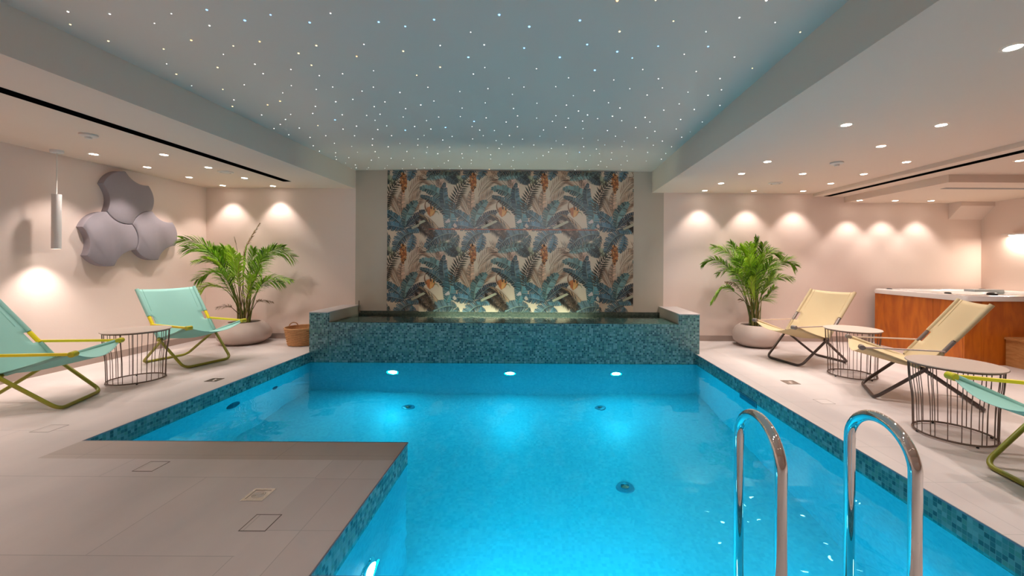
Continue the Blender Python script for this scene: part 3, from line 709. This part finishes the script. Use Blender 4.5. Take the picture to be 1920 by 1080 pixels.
# ------------------------------------------------------------------ hot tub
def wood(name, c1, c2, sc_=(1, 1, .25), rough=.35):
    m = bpy.data.materials.new(name); m.use_nodes = True; nt = m.node_tree; N = nt.nodes; L = nt.links; b = N['Principled BSDF']
    b.inputs['Roughness'].default_value = rough
    tc = N.new('ShaderNodeTexCoord'); mp = N.new('ShaderNodeMapping'); mp.inputs['Scale'].default_value = sc_; L.new(tc.outputs['Object'], mp.inputs[0])
    n = N.new('ShaderNodeTexNoise'); n.inputs['Scale'].default_value = 9; n.inputs['Detail'].default_value = 8; n.inputs['Distortion'].default_value = 1.2; L.new(mp.outputs[0], n.inputs['Vector'])
    cr = N.new('ShaderNodeValToRGB'); cr.color_ramp.elements[0].color = c1; cr.color_ramp.elements[1].color = c2; cr.color_ramp.elements[0].position = .3; cr.color_ramp.elements[1].position = .7
    L.new(n.outputs['Fac'], cr.inputs[0]); L.new(cr.outputs[0], b.inputs['Base Color'])
    return m
cherry = wood('cherry_veneer', srgb(164, 80, 12), srgb(200, 110, 24)); oak = wood('oak_step', srgb(176, 118, 66), srgb(204, 152, 98), (1, 1, 5))
acrylic = mat('white_acrylic', srgb(236, 232, 230), .15, coat=.5)
HX0, HX1, HY0, HY1, HT = 5.08, 6.79, 4.87, 6.15, .835
ht = thing('hot_tub', 'white acrylic hot tub clad in reddish brown wood panels', 'hot tub', (0, 0, 0))
g = .004
for a, b2 in ((HY0, 5.24), (5.24, HY1)): MB().box(HX0, HX0+.02, a+g/2, b2-g/2, .0, .765).build('wood_panel', cherry, ht)
for a, b2 in ((HX0+.0, 5.28), (5.28, 6.1), (6.1, HX1)): MB().box(a+g/2, b2-g/2, HY0-.02, HY0-.0, .0, .765).build('wood_panel', cherry, ht)
MB().box(HX0+.022, HX1-.01, HY0+.002, HY1-.01, 0, .25).build('base', mat('tub_base', srgb(60, 50, 45), .7), ht)
def rrect(x0, x1, y0, y1, r, n=6):
    o_ = []
    for cx, cy, a0 in ((x1-r, y1-r, 0), (x0+r, y1-r, 90), (x0+r, y0+r, 180), (x1-r, y0+r, 270)):
        for k in range(n+1): a = rad(a0+90*k/n); o_.append((cx+r*math.cos(a), cy+r*math.sin(a)))
    return o_
lay = [(-.015, .765, .05), (-.02, .80, .05), (-.012, .825, .05), (.01, HT, .05), (.15, HT, .12), (.17, .81, .14), (.19, .72, .15), (.30, .62, .2), (.42, .40, .2), (.5, .36, .1)]
q = MB(); N_ = 28
for ins, z, r in lay: q.v += [(x, y, z) for x, y in rrect(HX0+ins, HX1-ins, HY0-.02+ins, HY1-ins, r)]
for j in range(len(lay)-1): q.f += [(j*N_+i, j*N_+(i+1)%N_, (j+1)*N_+(i+1)%N_, (j+1)*N_+i) for i in range(N_)]
q.f.append(tuple(range((len(lay)-1)*N_, len(lay)*N_))); q.c = [None]*len(q.f)
q.build('shell', acrylic, ht, smooth=True)
bk = mat('black_rubber', srgb(34, 32, 34), .4)
for x, y, r, h in ((5.17, 6.0, .035, .012), (5.17, 5.14, .035, .018), (5.50, 4.93, .05, .03), (6.6, 6.05, .04, .012)):
    MB().lathe([(r, HT-.002), (r*.95, HT+h*.7), (r*.6, HT+h), (0, HT+h)], 20, (x, y, 0), cap=False).build('control_knob', bk, ht, smooth=True)['label'] = 'black control knob on the rim'
q = MB(); q.box(6.2, 6.62, 5.78, 5.93, HT-.02, HT+.012); q.build('filter_lid', mat('filter_grey', srgb(170, 172, 176), .4), ht)
q = MB(); q.add([(HX0+.2, HY0+.2, .70), (HX1-.2, HY0+.2, .70), (HX1-.2, HY1-.2, .70), (HX0+.2, HY1-.2, .70)], [(0,1,2,3)])
o = q.build('tub_water', basin_water_mat, up=True); tag(o, 'still water inside the hot tub', 'water'); o['kind'] = 'stuff'
stp = thing('tub_step', 'light wooden step box in front of the hot tub', 'step', (0, 0, 0))
MB().box(5.57, 6.3, 4.35, 4.845, 0, .315).build('box', oak, stp); MB().box(5.55, 6.32, 4.33, 4.845, .315, .34).build('tread', oak, stp)

# ------------------------------------------------------------------ side tables
bronze = mat('bronze_metal', srgb(116, 98, 88), .42, metal=.55)
ttop = mat('taupe_table_top', srgb(176, 158, 146), .55, noise=.03, nscale=40)
ttop_edge = mat('table_edge', srgb(92, 78, 70), .5)
def make_table():
    t = thing('side_table', '', 'side table')
    MB().lathe([(.0, .4985), (.257, .4985), (.261, .5005), (.261, .503), (.258, .507), (0, .507)], 64, cap=False).build('tabletop', ttop, t, smooth=True)
    MB().tube([(.215*math.cos(a), .215*math.sin(a), .014) for a in [2*PI*i/48 for i in range(48)]], .007, 8, closed=True).build('base_ring', bronze, t, smooth=True)
    MB().tube([(.243*math.cos(a), .243*math.sin(a), .492) for a in [2*PI*i/48 for i in range(48)]], .005, 8, closed=True).build('top_ring', bronze, t, smooth=True)
    w0 = MB().tube(rounded([(.243, 0, .492), (.238, 0, .37), (.219, 0, .24), (.214, 0, .014)], .05, 4), .0028, 6).build('wire', bronze, t, smooth=True)
    rr = random.Random(5); a = 0; first = True; n = 26
    for i in range(n):
        a = 2*PI*i/n+rr.uniform(-.07, .07)
        o_ = w0 if first else w0.copy()
        if not first: C.objects.link(o_)
        o_.parent = t; o_.rotation_euler = (0, 0, a); first = False
    for k in range(4):
        a = PI/4+k*PI/2; MB().lathe([(.008, 0), (.008, .01)], 10, (.215*math.cos(a), .215*math.sin(a), 0)).build('foot', bk, t)
    return t
tb = make_table(); tb.location = (-4.028, 4.053, 0); tb['label'] = 'round taupe wire side table on the left deck between mint chairs'
copy_thing(tb, (3.368, 4.372, 0), 1.0, 'round taupe wire side table between the two cream deck chairs')
copy_thing(tb, (2.923, 2.86, 0), 2.1, 'round taupe wire side table nearest the camera on the right deck')

# ------------------------------------------------------------------ deck chairs
def fabric(name, col, trans=.25):
    m = bpy.data.materials.new(name); m.use_nodes = True; nt = m.node_tree; N = nt.nodes; L = nt.links; b = N['Principled BSDF']
    b.inputs['Roughness'].default_value = .75; b.inputs['Specular IOR Level'].default_value = .25; b.inputs['Base Color'].default_value = col
    tc = N.new('ShaderNodeTexCoord'); wv = N.new('ShaderNodeTexChecker'); wv.inputs['Scale'].default_value = 320; L.new(tc.outputs['Object'], wv.inputs['Vector'])
    bp = N.new('ShaderNodeBump'); bp.inputs['Strength'].default_value = .25; bp.inputs['Distance'].default_value = .001; L.new(wv.outputs['Fac'], bp.inputs['Height']); L.new(bp.outputs[0], b.inputs['Normal'])
    t = N.new('ShaderNodeBsdfTranslucent'); t.inputs[0].default_value = col; mx = N.new('ShaderNodeMixShader'); mx.inputs[0].default_value = trans
    L.new(b.outputs[0], mx.inputs[1]); L.new(t.outputs[0], mx.inputs[2]); L.new(mx.outputs[0], N['Material Output'].inputs[0])
    return m
mint_f = fabric('mint_mesh_fabric', srgb(160, 208, 198)); cream_f = fabric('cream_mesh_fabric', srgb(212, 192, 154))
olive = mat('olive_yellow_tube', srgb(150, 146, 44), .35); lemon = mat('lemon_yellow_plastic', srgb(228, 206, 20), .4)
dkb = mat('dark_brown_tube', srgb(82, 70, 66), .3, metal=.4); arm_s = mat('silver_strap', srgb(225, 205, 195), .25, metal=.5)
def make_chair(name, label, fab, tube_m, arm_m, joint_m, loc, deg, xt, zt, xs, zs):
    W, WB, ZP, XF, XR = .589, .441, .312, .323, .394
    t = thing(name, label, 'deck chair', (loc[0], loc[1], 0), rad(deg)); r = .0145
    h, hb = W/2, WB/2
    fl = MB().tube(rounded([(0, -h, ZP), (XF, -hb-.03, r), (XF, hb+.03, r), (0, h, ZP)], .07, 6), r, 12).build('front_leg_frame', tube_m, t, smooth=True)
    h2 = h-.028
    MB().tube(rounded([(0, -h2, ZP), (-XR, -hb-.01, r), (-XR, hb+.01, r), (0, h2, ZP)], .07, 6), r, 12).build('rear_leg_frame', tube_m, t, smooth=True)
    for s in (-1, 1):
        MB().tube([(0, s*h, ZP), (-xt, s*h, zt)], .011, 10).build('back_tube', tube_m, t, smooth=True)
        MB().tube([(0, s*h2, ZP), (xs, s*h, zs)], .010, 10).build('seat_tube', tube_m, t, smooth=True)
        q = MB().lathe([(0, -.03), (.016, -.03), (.016, .03), (0, .03)], 16, cap=False); q.v = [(x, s*(h-.012)+z, ZP+y) for x, y, z in q.v]; q.build('pivot', tube_m, t, smooth=True)
        # armrest: flat strap from the back tube to the front joint
        A = Vector((-xt*.30, s*h, ZP+(zt-ZP)*.30)); B = Vector((xs, s*h, zs)); 
        q = MB(); ww = .011; th = .010 if arm_m is lemon else .0055; n_ = (B-A).normalized(); u_ = Vector((0,1,0)); v_ = n_.cross(u_).normalized(); off = u_*s*.012
        vs = []
        for p in (A, B):
            for a_, b_ in ((-1,-1),(1,-1),(1,1),(-1,1)): vs.append(p+off+u_*a_*ww+v_*b_*th)
        q.add(vs, [(0,1,2,3),(4,5,6,7),(0,1,5,4),(1,2,6,5),(2,3,7,6),(3,0,4,7)]); q.build('armrest', arm_m, t)
        q = MB().lathe([(0, -.03), (.019, -.03), (.0235, -.025), (.0235, .025), (.019, .03), (0, .03)], 16, cap=False)
        q.v = [(xs+x, s*(h+.004)+z, zs+y) for x, y, z in q.v]; q.build('front_joint', joint_m, t, smooth=True)
        q = MB(); bt = Vector((-xt, 0, zt-ZP)); a0 = .285; a1 = .45
        q.tube([Vector((0, s*h, ZP))+bt*a0, Vector((0, s*h, ZP))+bt*a1], .0165, 12); q.build('back_clamp', joint_m if tube_m is not olive else lemon, t, smooth=True)
        # sleeves of the sling around the tubes, open at the clamp
        for (aa, bb) in ((.04, a0-.01), (a1+.01, 1.0)):
            q = MB(); q.tube([Vector((0, s*h, ZP))+bt*aa, Vector((0, s*h, ZP))+bt*bb], .0185, 12); q.build('sleeve', fab, t, smooth=True)
        q = MB(); q.tube([(0+.03, s*h2, ZP+.012), (xs-.03, s*h, zs-.004)], .0155, 12); q.build('sleeve', fab, t, smooth=True)
    # the sling
    T = Vector((-xt, 0, zt)); Pp = Vector((-.005, 0, ZP+.02)); Sx = Vector((xs, 0, zs))
    n1, n2, m_ = 18, 14, 14; rows = []
    for i in range(n1+1):
        tt = i/n1; p = T.lerp(Pp, tt); nrm = Vector((-(zt-ZP), 0, -xt)).normalized(); rows.append((p, nrm, .022+.045*math.sin(PI*min(1, tt*.62)), 1))
    for i in range(1, n2+1):
        tt = i/n2; p = Pp.lerp(Sx, tt); nrm = Vector((zs-ZP, 0, -xs)).normalized(); k = min(1, tt*3)
        nb = Vector((-(zt-ZP), 0, -xt)).normalized().lerp(nrm, k).normalized(); rows.append((p, nb, .062+.022*tt, 1))
    q = MB()
    for p, nrm, sag, _ in rows:
        for j in range(m_+1):
            y = -h+2*h*j/m_; s_ = 1-(y/h)**2; e_ = Vector((p.x, y*(1-.0), p.z))+nrm*sag*s_
            if p is rows[0][0]: pass
            q.v.append(tuple(e_))
    R_ = len(rows)
    q.f = [(i*(m_+1)+j, i*(m_+1)+j+1, (i+1)*(m_+1)+j+1, (i+1)*(m_+1)+j) for i in range(R_-1) for j in range(m_)
           if not (j in (0, m_-1) and i < n1 and .54 < i/n1 < .72)]
    q.c = [None]*len(q.f)
    o_ = q.build('sling', fab, t, smooth=True); md = o_.modifiers.new('thickness', 'SOLIDIFY'); md.thickness = .0025; md.offset = 0
    # stitched hem strips
    for s in (-1, 1):
        q = MB(); pth = []
        for p, nrm, sag, _ in rows[:14]:
            y = s*h*.82; s_ = 1-(.82)**2; pth.append(Vector((p.x, y, p.z))+nrm*(sag*s_-.003))
        q.tube(pth[:9], .002, 6); q.build('hem', fab, t)
    return t
make_chair('deck_chair', 'mint green deck chair with yellow frame, far one on the left beside the palm', mint_f, olive, lemon, mat('yellow_joint', srgb(190, 180, 30), .4), (-4.151, 4.795), -16.5, .377, .866, .465, .470)
make_chair('deck_chair', 'mint green deck chair with yellow frame, cut by the left picture edge', mint_f, olive, lemon, MATS['yellow_joint'], (-4.196, 3.333), 20.5, .397, .874, .431, .454)
dj = mat('grey_joint', srgb(130, 118, 112), .4, metal=.4)
make_chair('deck_chair', 'cream deck chair with dark frame, farther one in front of the right palm', cream_f, dkb, arm_s, dj, (3.28, 5.015), 193.3, .41, .864, .467, .476)
make_chair('deck_chair', 'cream deck chair with dark frame, nearer one in front of the hot tub', cream_f, dkb, arm_s, dj, (3.384, 3.675), 152.0, .401, .882, .426, .462)
make_chair('deck_chair', 'mint green deck chair with yellow frame, cut by the right picture edge', mint_f, olive, lemon, MATS['yellow_joint'], (2.948, 2.13), 173.0, .397, .874, .465, .518)

# ------------------------------------------------------------------ potted palms
pot_m = mat('blush_concrete', srgb(196, 176, 166), .65, noise=.04, nscale=8); soil = mat('dark_soil', srgb(52, 40, 32), .95, noise=.3, nscale=60, bump=.8, bscale=80)
def frond(pts, yo, pr, seed, org, length=.24, density=26, t0=.34, tone=0, twist=None, droop=.35, ymax=None):
    rr = random.Random(seed); q = MB()
    P = [Vector((x, yo*(i/(len(pts)-1))**1.2+.0, z)) for i, (x, z) in enumerate(pts)]
    # keep the drawn outline while the frond leans toward or away from the room
    for i, p in enumerate(P):
        k = (org[1]+p.y)/org[1]; p.x = (org[0]+p.x)*k-org[0]; p.z = CAMH+(p.z-CAMH)*k
    def cat(t):
        n = len(P)-1; f = min(n-1e-6, t*n); i = int(f); u = f-i
        p0 = P[max(0, i-1)]; p1 = P[i]; p2 = P[i+1]; p3 = P[min(n, i+2)]
        return .5*((2*p1)+(p2-p0)*u+(2*p0-5*p1+4*p2-p3)*u*u+(3*p1-p0-3*p2+p3)*u**3)
    N_ = 18; path = [cat(i/N_) for i in range(N_+1)]
    stemc = [srgb(120, 140, 50), srgb(96, 120, 44), srgb(150, 140, 72)][seed % 3] if tone >= 0 else srgb(96, 78, 50)
    q.cur = stemc; q.tube(path, [.0065*(1-.75*i/N_) for i in range(N_+1)], 5)
    tw = twist if twist is not None else rr.uniform(-.9, .9)
    density = int(density*1.9)
    for i in range(density):
        t = t0+(1-t0)*(i+.5)/density; p = cat(t); d = (cat(min(1, t+.02))-cat(t-.02)).normalized()
        sd = d.cross(Vector((0, -1, 0))); sd = sd.normalized() if sd.length > 1e-3 else Vector((1,0,0))
        dp = d.cross(sd).normalized()
        s_l = length*(.35+.75*math.sin(PI*min(1, ((t-t0)/(1-t0))*.8+.18)))
        for sg in (-1, 1):
            lat = (sd*math.cos(tw)+dp*math.sin(tw))*sg
            a = rr.uniform(.55, .85)*(1-.35*(t-t0)/(1-t0))
            dr = (d*math.cos(a)+lat*math.sin(a)+Vector((0, 0, .12))).normalized(); L_ = s_l*rr.uniform(.9, 1.2); wd = .006*rr.uniform(.8, 1.2)
            if tone < 0: L_ *= .6; wd *= .6
            side = dr.cross(lat.cross(dr)).normalized(); side = dr.cross(Vector((0,0,1))); side = side.normalized() if side.length > .1 else Vector((0,1,0))
            side = (side*math.cos(rr.uniform(-.6, .6))+dr.cross(side)*math.sin(rr.uniform(-.9, .9))).normalized()
            g_ = rr.random(); base = (100+64*g_, 150+52*g_, 38+22*g_) if tone == 0 else ((148+40*g_, 190+30*g_, 56) if tone > 0 else (112+30*g_, 92+22*g_, 62))
            if tone == 0 and rr.random() < .12: base = (52, 84, 30)
            q.cur = srgb(*base)
            vs = []
            for k, (u, ww) in enumerate(((0, .5), (.35, 1), (.7, .75), (1, .05))):
                c_ = p+dr*L_*u+Vector((0, 0, -droop*L_*u*u*rr.uniform(.8, 1.2)))
                if ymax is not None and c_.y > ymax: c_.y = ymax
                vs += [c_-side*wd*ww, c_+side*wd*ww]
            if ymax is not None:
                for v_ in vs: v_.y = min(v_.y, ymax)
            q.add(vs, [(0,1,3,2),(2,3,5,4),(4,5,7,6)])
    return q.build('frond', leaf_mat, pr, col=True)
def palm(loc, prof, rim, label, fr, sc_, x0, y0, potz, soilr, ymax, extra_seed):
    t = thing('potted_palm', label, 'potted plant', (loc[0], loc[1], 0))
    MB().lathe(prof, 48, cap=False).build('pot', pot_m, t, smooth=True)
    MB().lathe([(soilr, potz-.03), (soilr*.5, potz-.02), (0, potz-.018)], 28, cap=False).build('soil', soil, t, smooth=True)
    rr = random.Random(extra_seed)
    for k, f in enumerate(fr):
        pts, yo, tone = f[0], f[1], f[2]
        bxx = rr.uniform(-.07, .07); w_ = [(bxx, potz-.03)]+[((x-x0)*sc_, (y0-y)*sc_+potz) for x, y in pts]
        frond(w_, yo, t, 100*extra_seed+k, loc, length=f[3] if len(f) > 3 else .23, density=f[4] if len(f) > 4 else 26, t0=f[5] if len(f) > 5 else .36, tone=tone, ymax=ymax, twist=f[6] if len(f) > 6 else None)
    # cane bundle
    for k in range(14):
        a = rr.uniform(0, 2*PI); r0 = rr.uniform(.02, .09); r1 = rr.uniform(.06, .17); hh = rr.uniform(.25, .5)
        q = MB(); q.cur = srgb(*rr.choice([(150,150,70),(120,134,60),(168,150,90),(112,100,60)]))
        q.tube([(r0*math.cos(a), r0*math.sin(a), potz-.03), ((r0+r1)*.45*math.cos(a), (r0+r1)*.45*math.sin(a)*.8, potz+hh*.5), (r1*math.cos(a), r1*math.sin(a)*.8, potz+hh)], [.008, .007, .004], 6)
        q.build('cane', leaf_mat, t, col=True)
    return t
LP = [([(400,400),(250,215),(60,160)], -.45, 0, .2, 34, .3), ([(420,420),(280,260),(95,232)], -.55, 0, .2, 30, .35), ([(430,450),(330,330),(165,340)], -.3, 0, .14, 20, .4),
      ([(440,560),(330,430),(185,490)], -.25, 0, .17, 26, .4), ([(450,600),(300,530),(160,600)], -.4, 1, .12, 18, .45), ([(560,480),(575,250),(690,35)], .05, -1, .16, 16, .5),
      ([(530,480),(515,280),(485,140)], .02, -1, .04, 5, .8), ([(650,450),(760,270),(890,222)], -.05, 0, .2, 32, .35), ([(660,440),(790,265),(965,300)], .12, 0, .2, 28, .4, 0.0),
      ([(650,620),(760,470),(950,490)], .02, 0, .13, 24, .45), ([(660,620),(740,500),(885,515)], -.25, 0, .15, 26, .4), ([(640,720),(690,655),(800,665)], -.1, -1, .1, 12, .5),
      ([(500,740),(440,700),(345,715)], -.2, -1, .1, 10, .5), ([(470,520),(400,330),(330,250)], -.2, 0, .22, 34, .35), ([(490,520),(450,330),(390,230)], -.1, 0, .24, 36, .35),
      ([(520,520),(490,340),(470,240)], -.35, 1, .24, 36, .35), ([(560,520),(570,350),(580,250)], -.25, 0, .24, 36, .35), ([(600,520),(630,360),(640,240)], -.1, 0, .22, 34, .35),
      ([(620,540),(680,380),(730,250)], -.3, 0, .22, 34, .35), ([(450,520),(370,380),(285,315)], -.35, 1, .22, 32, .35), ([(540,560),(520,420),(540,300)], -.4, 1, .22, 32, .35),
      ([(600,600),(660,480),(700,390)], -.4, 0, .2, 28, .35), ([(480,600),(420,480),(360,400)], -.45, 0, .2, 28, .35), ([(590,640),(620,540),(630,450)], -.3, 1, .18, 24, .3)]
palm((-4.31, 5.92), [(0, .0), (.2, 0), (.24, .012), (.32, .075), (.337, .13), (.325, .19), (.29, .25), (.235, .30), (.205, .315), (.195, .31), (.19, .27)], .2,
     'leafy green palm in a round blush concrete pot, left back corner', LP, .001812, 575, 820, .32, .195, .30, 3)
RP = [([(480,470),(380,330),(250,250),(155,285)], -.1, 0, .15, 36, .4), ([(480,420),(400,220),(240,140)], -.05, 0, .19, 34, .35), ([(470,450),(390,330),(270,370)], .1, 0, .1, 16, .5),
      ([(520,620),(420,520),(330,480),(232,600)], -.3, 0, .13, 26, .5), ([(500,560),(430,460),(345,440)], -.2, -1, .12, 16, .5), ([(590,400),(590,220),(605,65)], .0, 0, .2, 36, .3),
      ([(560,420),(520,240),(470,150)], -.2, 1, .22, 36, .3), ([(540,420),(460,230),(385,105)], .08, 0, .18, 32, .35), ([(570,420),(555,240),(540,120)], -.25, 1, .22, 36, .3),
      ([(620,420),(650,240),(660,120)], -.1, 0, .22, 34, .3), ([(630,420),(690,200),(810,205)], .05, 0, .18, 32, .4), ([(640,470),(740,330),(850,260),(930,300)], -.05, 0, .17, 34, .4),
      ([(640,560),(720,440),(800,395),(910,402)], -.05, 0, .12, 22, .45), ([(630,620),(700,560),(755,478)], -.1, 0, .14, 20, .4), ([(600,500),(620,340),(640,220)], -.35, 0, .24, 36, .3),
      ([(580,500),(560,350),(540,240)], -.4, 1, .24, 36, .3), ([(550,500),(500,340),(450,240)], -.3, 0, .24, 34, .3), ([(620,500),(680,360),(740,250)], -.3, 0, .22, 34, .3),
      ([(600,540),(600,420),(610,310)], -.4, 0, .22, 32, .3), ([(540,560),(480,420),(420,340)], -.3, 0, .2, 30, .35), ([(650,560),(700,450),(740,350)], -.3, 0, .2, 28, .35),
      ([(520,620),(480,590),(460,580)], -.1, -1, .08, 8, .4), ([(590,600),(560,500),(570,400)], -.3, 1, .2, 28, .3)]
palm((3.16, 5.94), [(0, 0), (.18, 0), (.23, .015), (.295, .075), (.314, .14), (.308, .20), (.275, .26), (.225, .305), (.205, .31), (.198, .305), (.19, .27)], .2,
     'leafy green palm in a round blush concrete pot beside the cream chairs', RP, .001745, 600, 790, .315, .195, .29, 7)

# ------------------------------------------------------------------ woven basket
bk_m = mat('woven_seagrass', srgb(204, 152, 104), .85, noise=.25, nscale=40, bump=.6, bscale=160)
bt = thing('woven_basket', 'small woven seagrass basket with handles beside the mosaic basin', 'basket', (-3.42, 5.85, 0))
q = MB(); seg, rows_ = 72, 15; vs = []; sub = 3
for i in range(rows_*sub+1):
    z = .004+i/sub*.0162; ph = (i % sub)/sub
    for k in range(seg):
        a = 2*PI*k/seg; over = 1 if ((k//3)+(i//sub)) % 2 else -1
        r_ = .185+.045*(i/(rows_*sub))+.006*math.sin(PI*ph)+.005*over*math.sin(PI*((k % 3)+.5)/3)
        vs.append((r_*math.cos(a), r_*math.sin(a), z))
q.add(vs, [(i*seg+k, i*seg+(k+1)%seg, (i+1)*seg+(k+1)%seg, (i+1)*seg+k) for i in range(rows_*sub) for k in range(seg)])
q.lathe([(0, .004), (.18, .004)], 36, cap=False); q.lathe([(.222, .245), (.175, .03), (0, .03)], 36, cap=False)
q.build('body', bk_m, bt, smooth=True)
q = MB(); q.tube([(.228*math.cos(a), .228*math.sin(a), .247) for a in [2*PI*i/40 for i in range(40)]], .009, 8, closed=True); q.build('rim', bk_m, bt, smooth=True)
for s in (-1, 1):
    q = MB(); a0 = PI*.85 if s > 0 else -PI*.15
    q.tube([(.228*math.cos(a0-.3+.6*k/10), .228*math.sin(a0-.3+.6*k/10), .247+.05*math.sin(PI*k/10)**.5) for k in range(11)], .007, 8); q.build('handle', bk_m, bt, smooth=True)
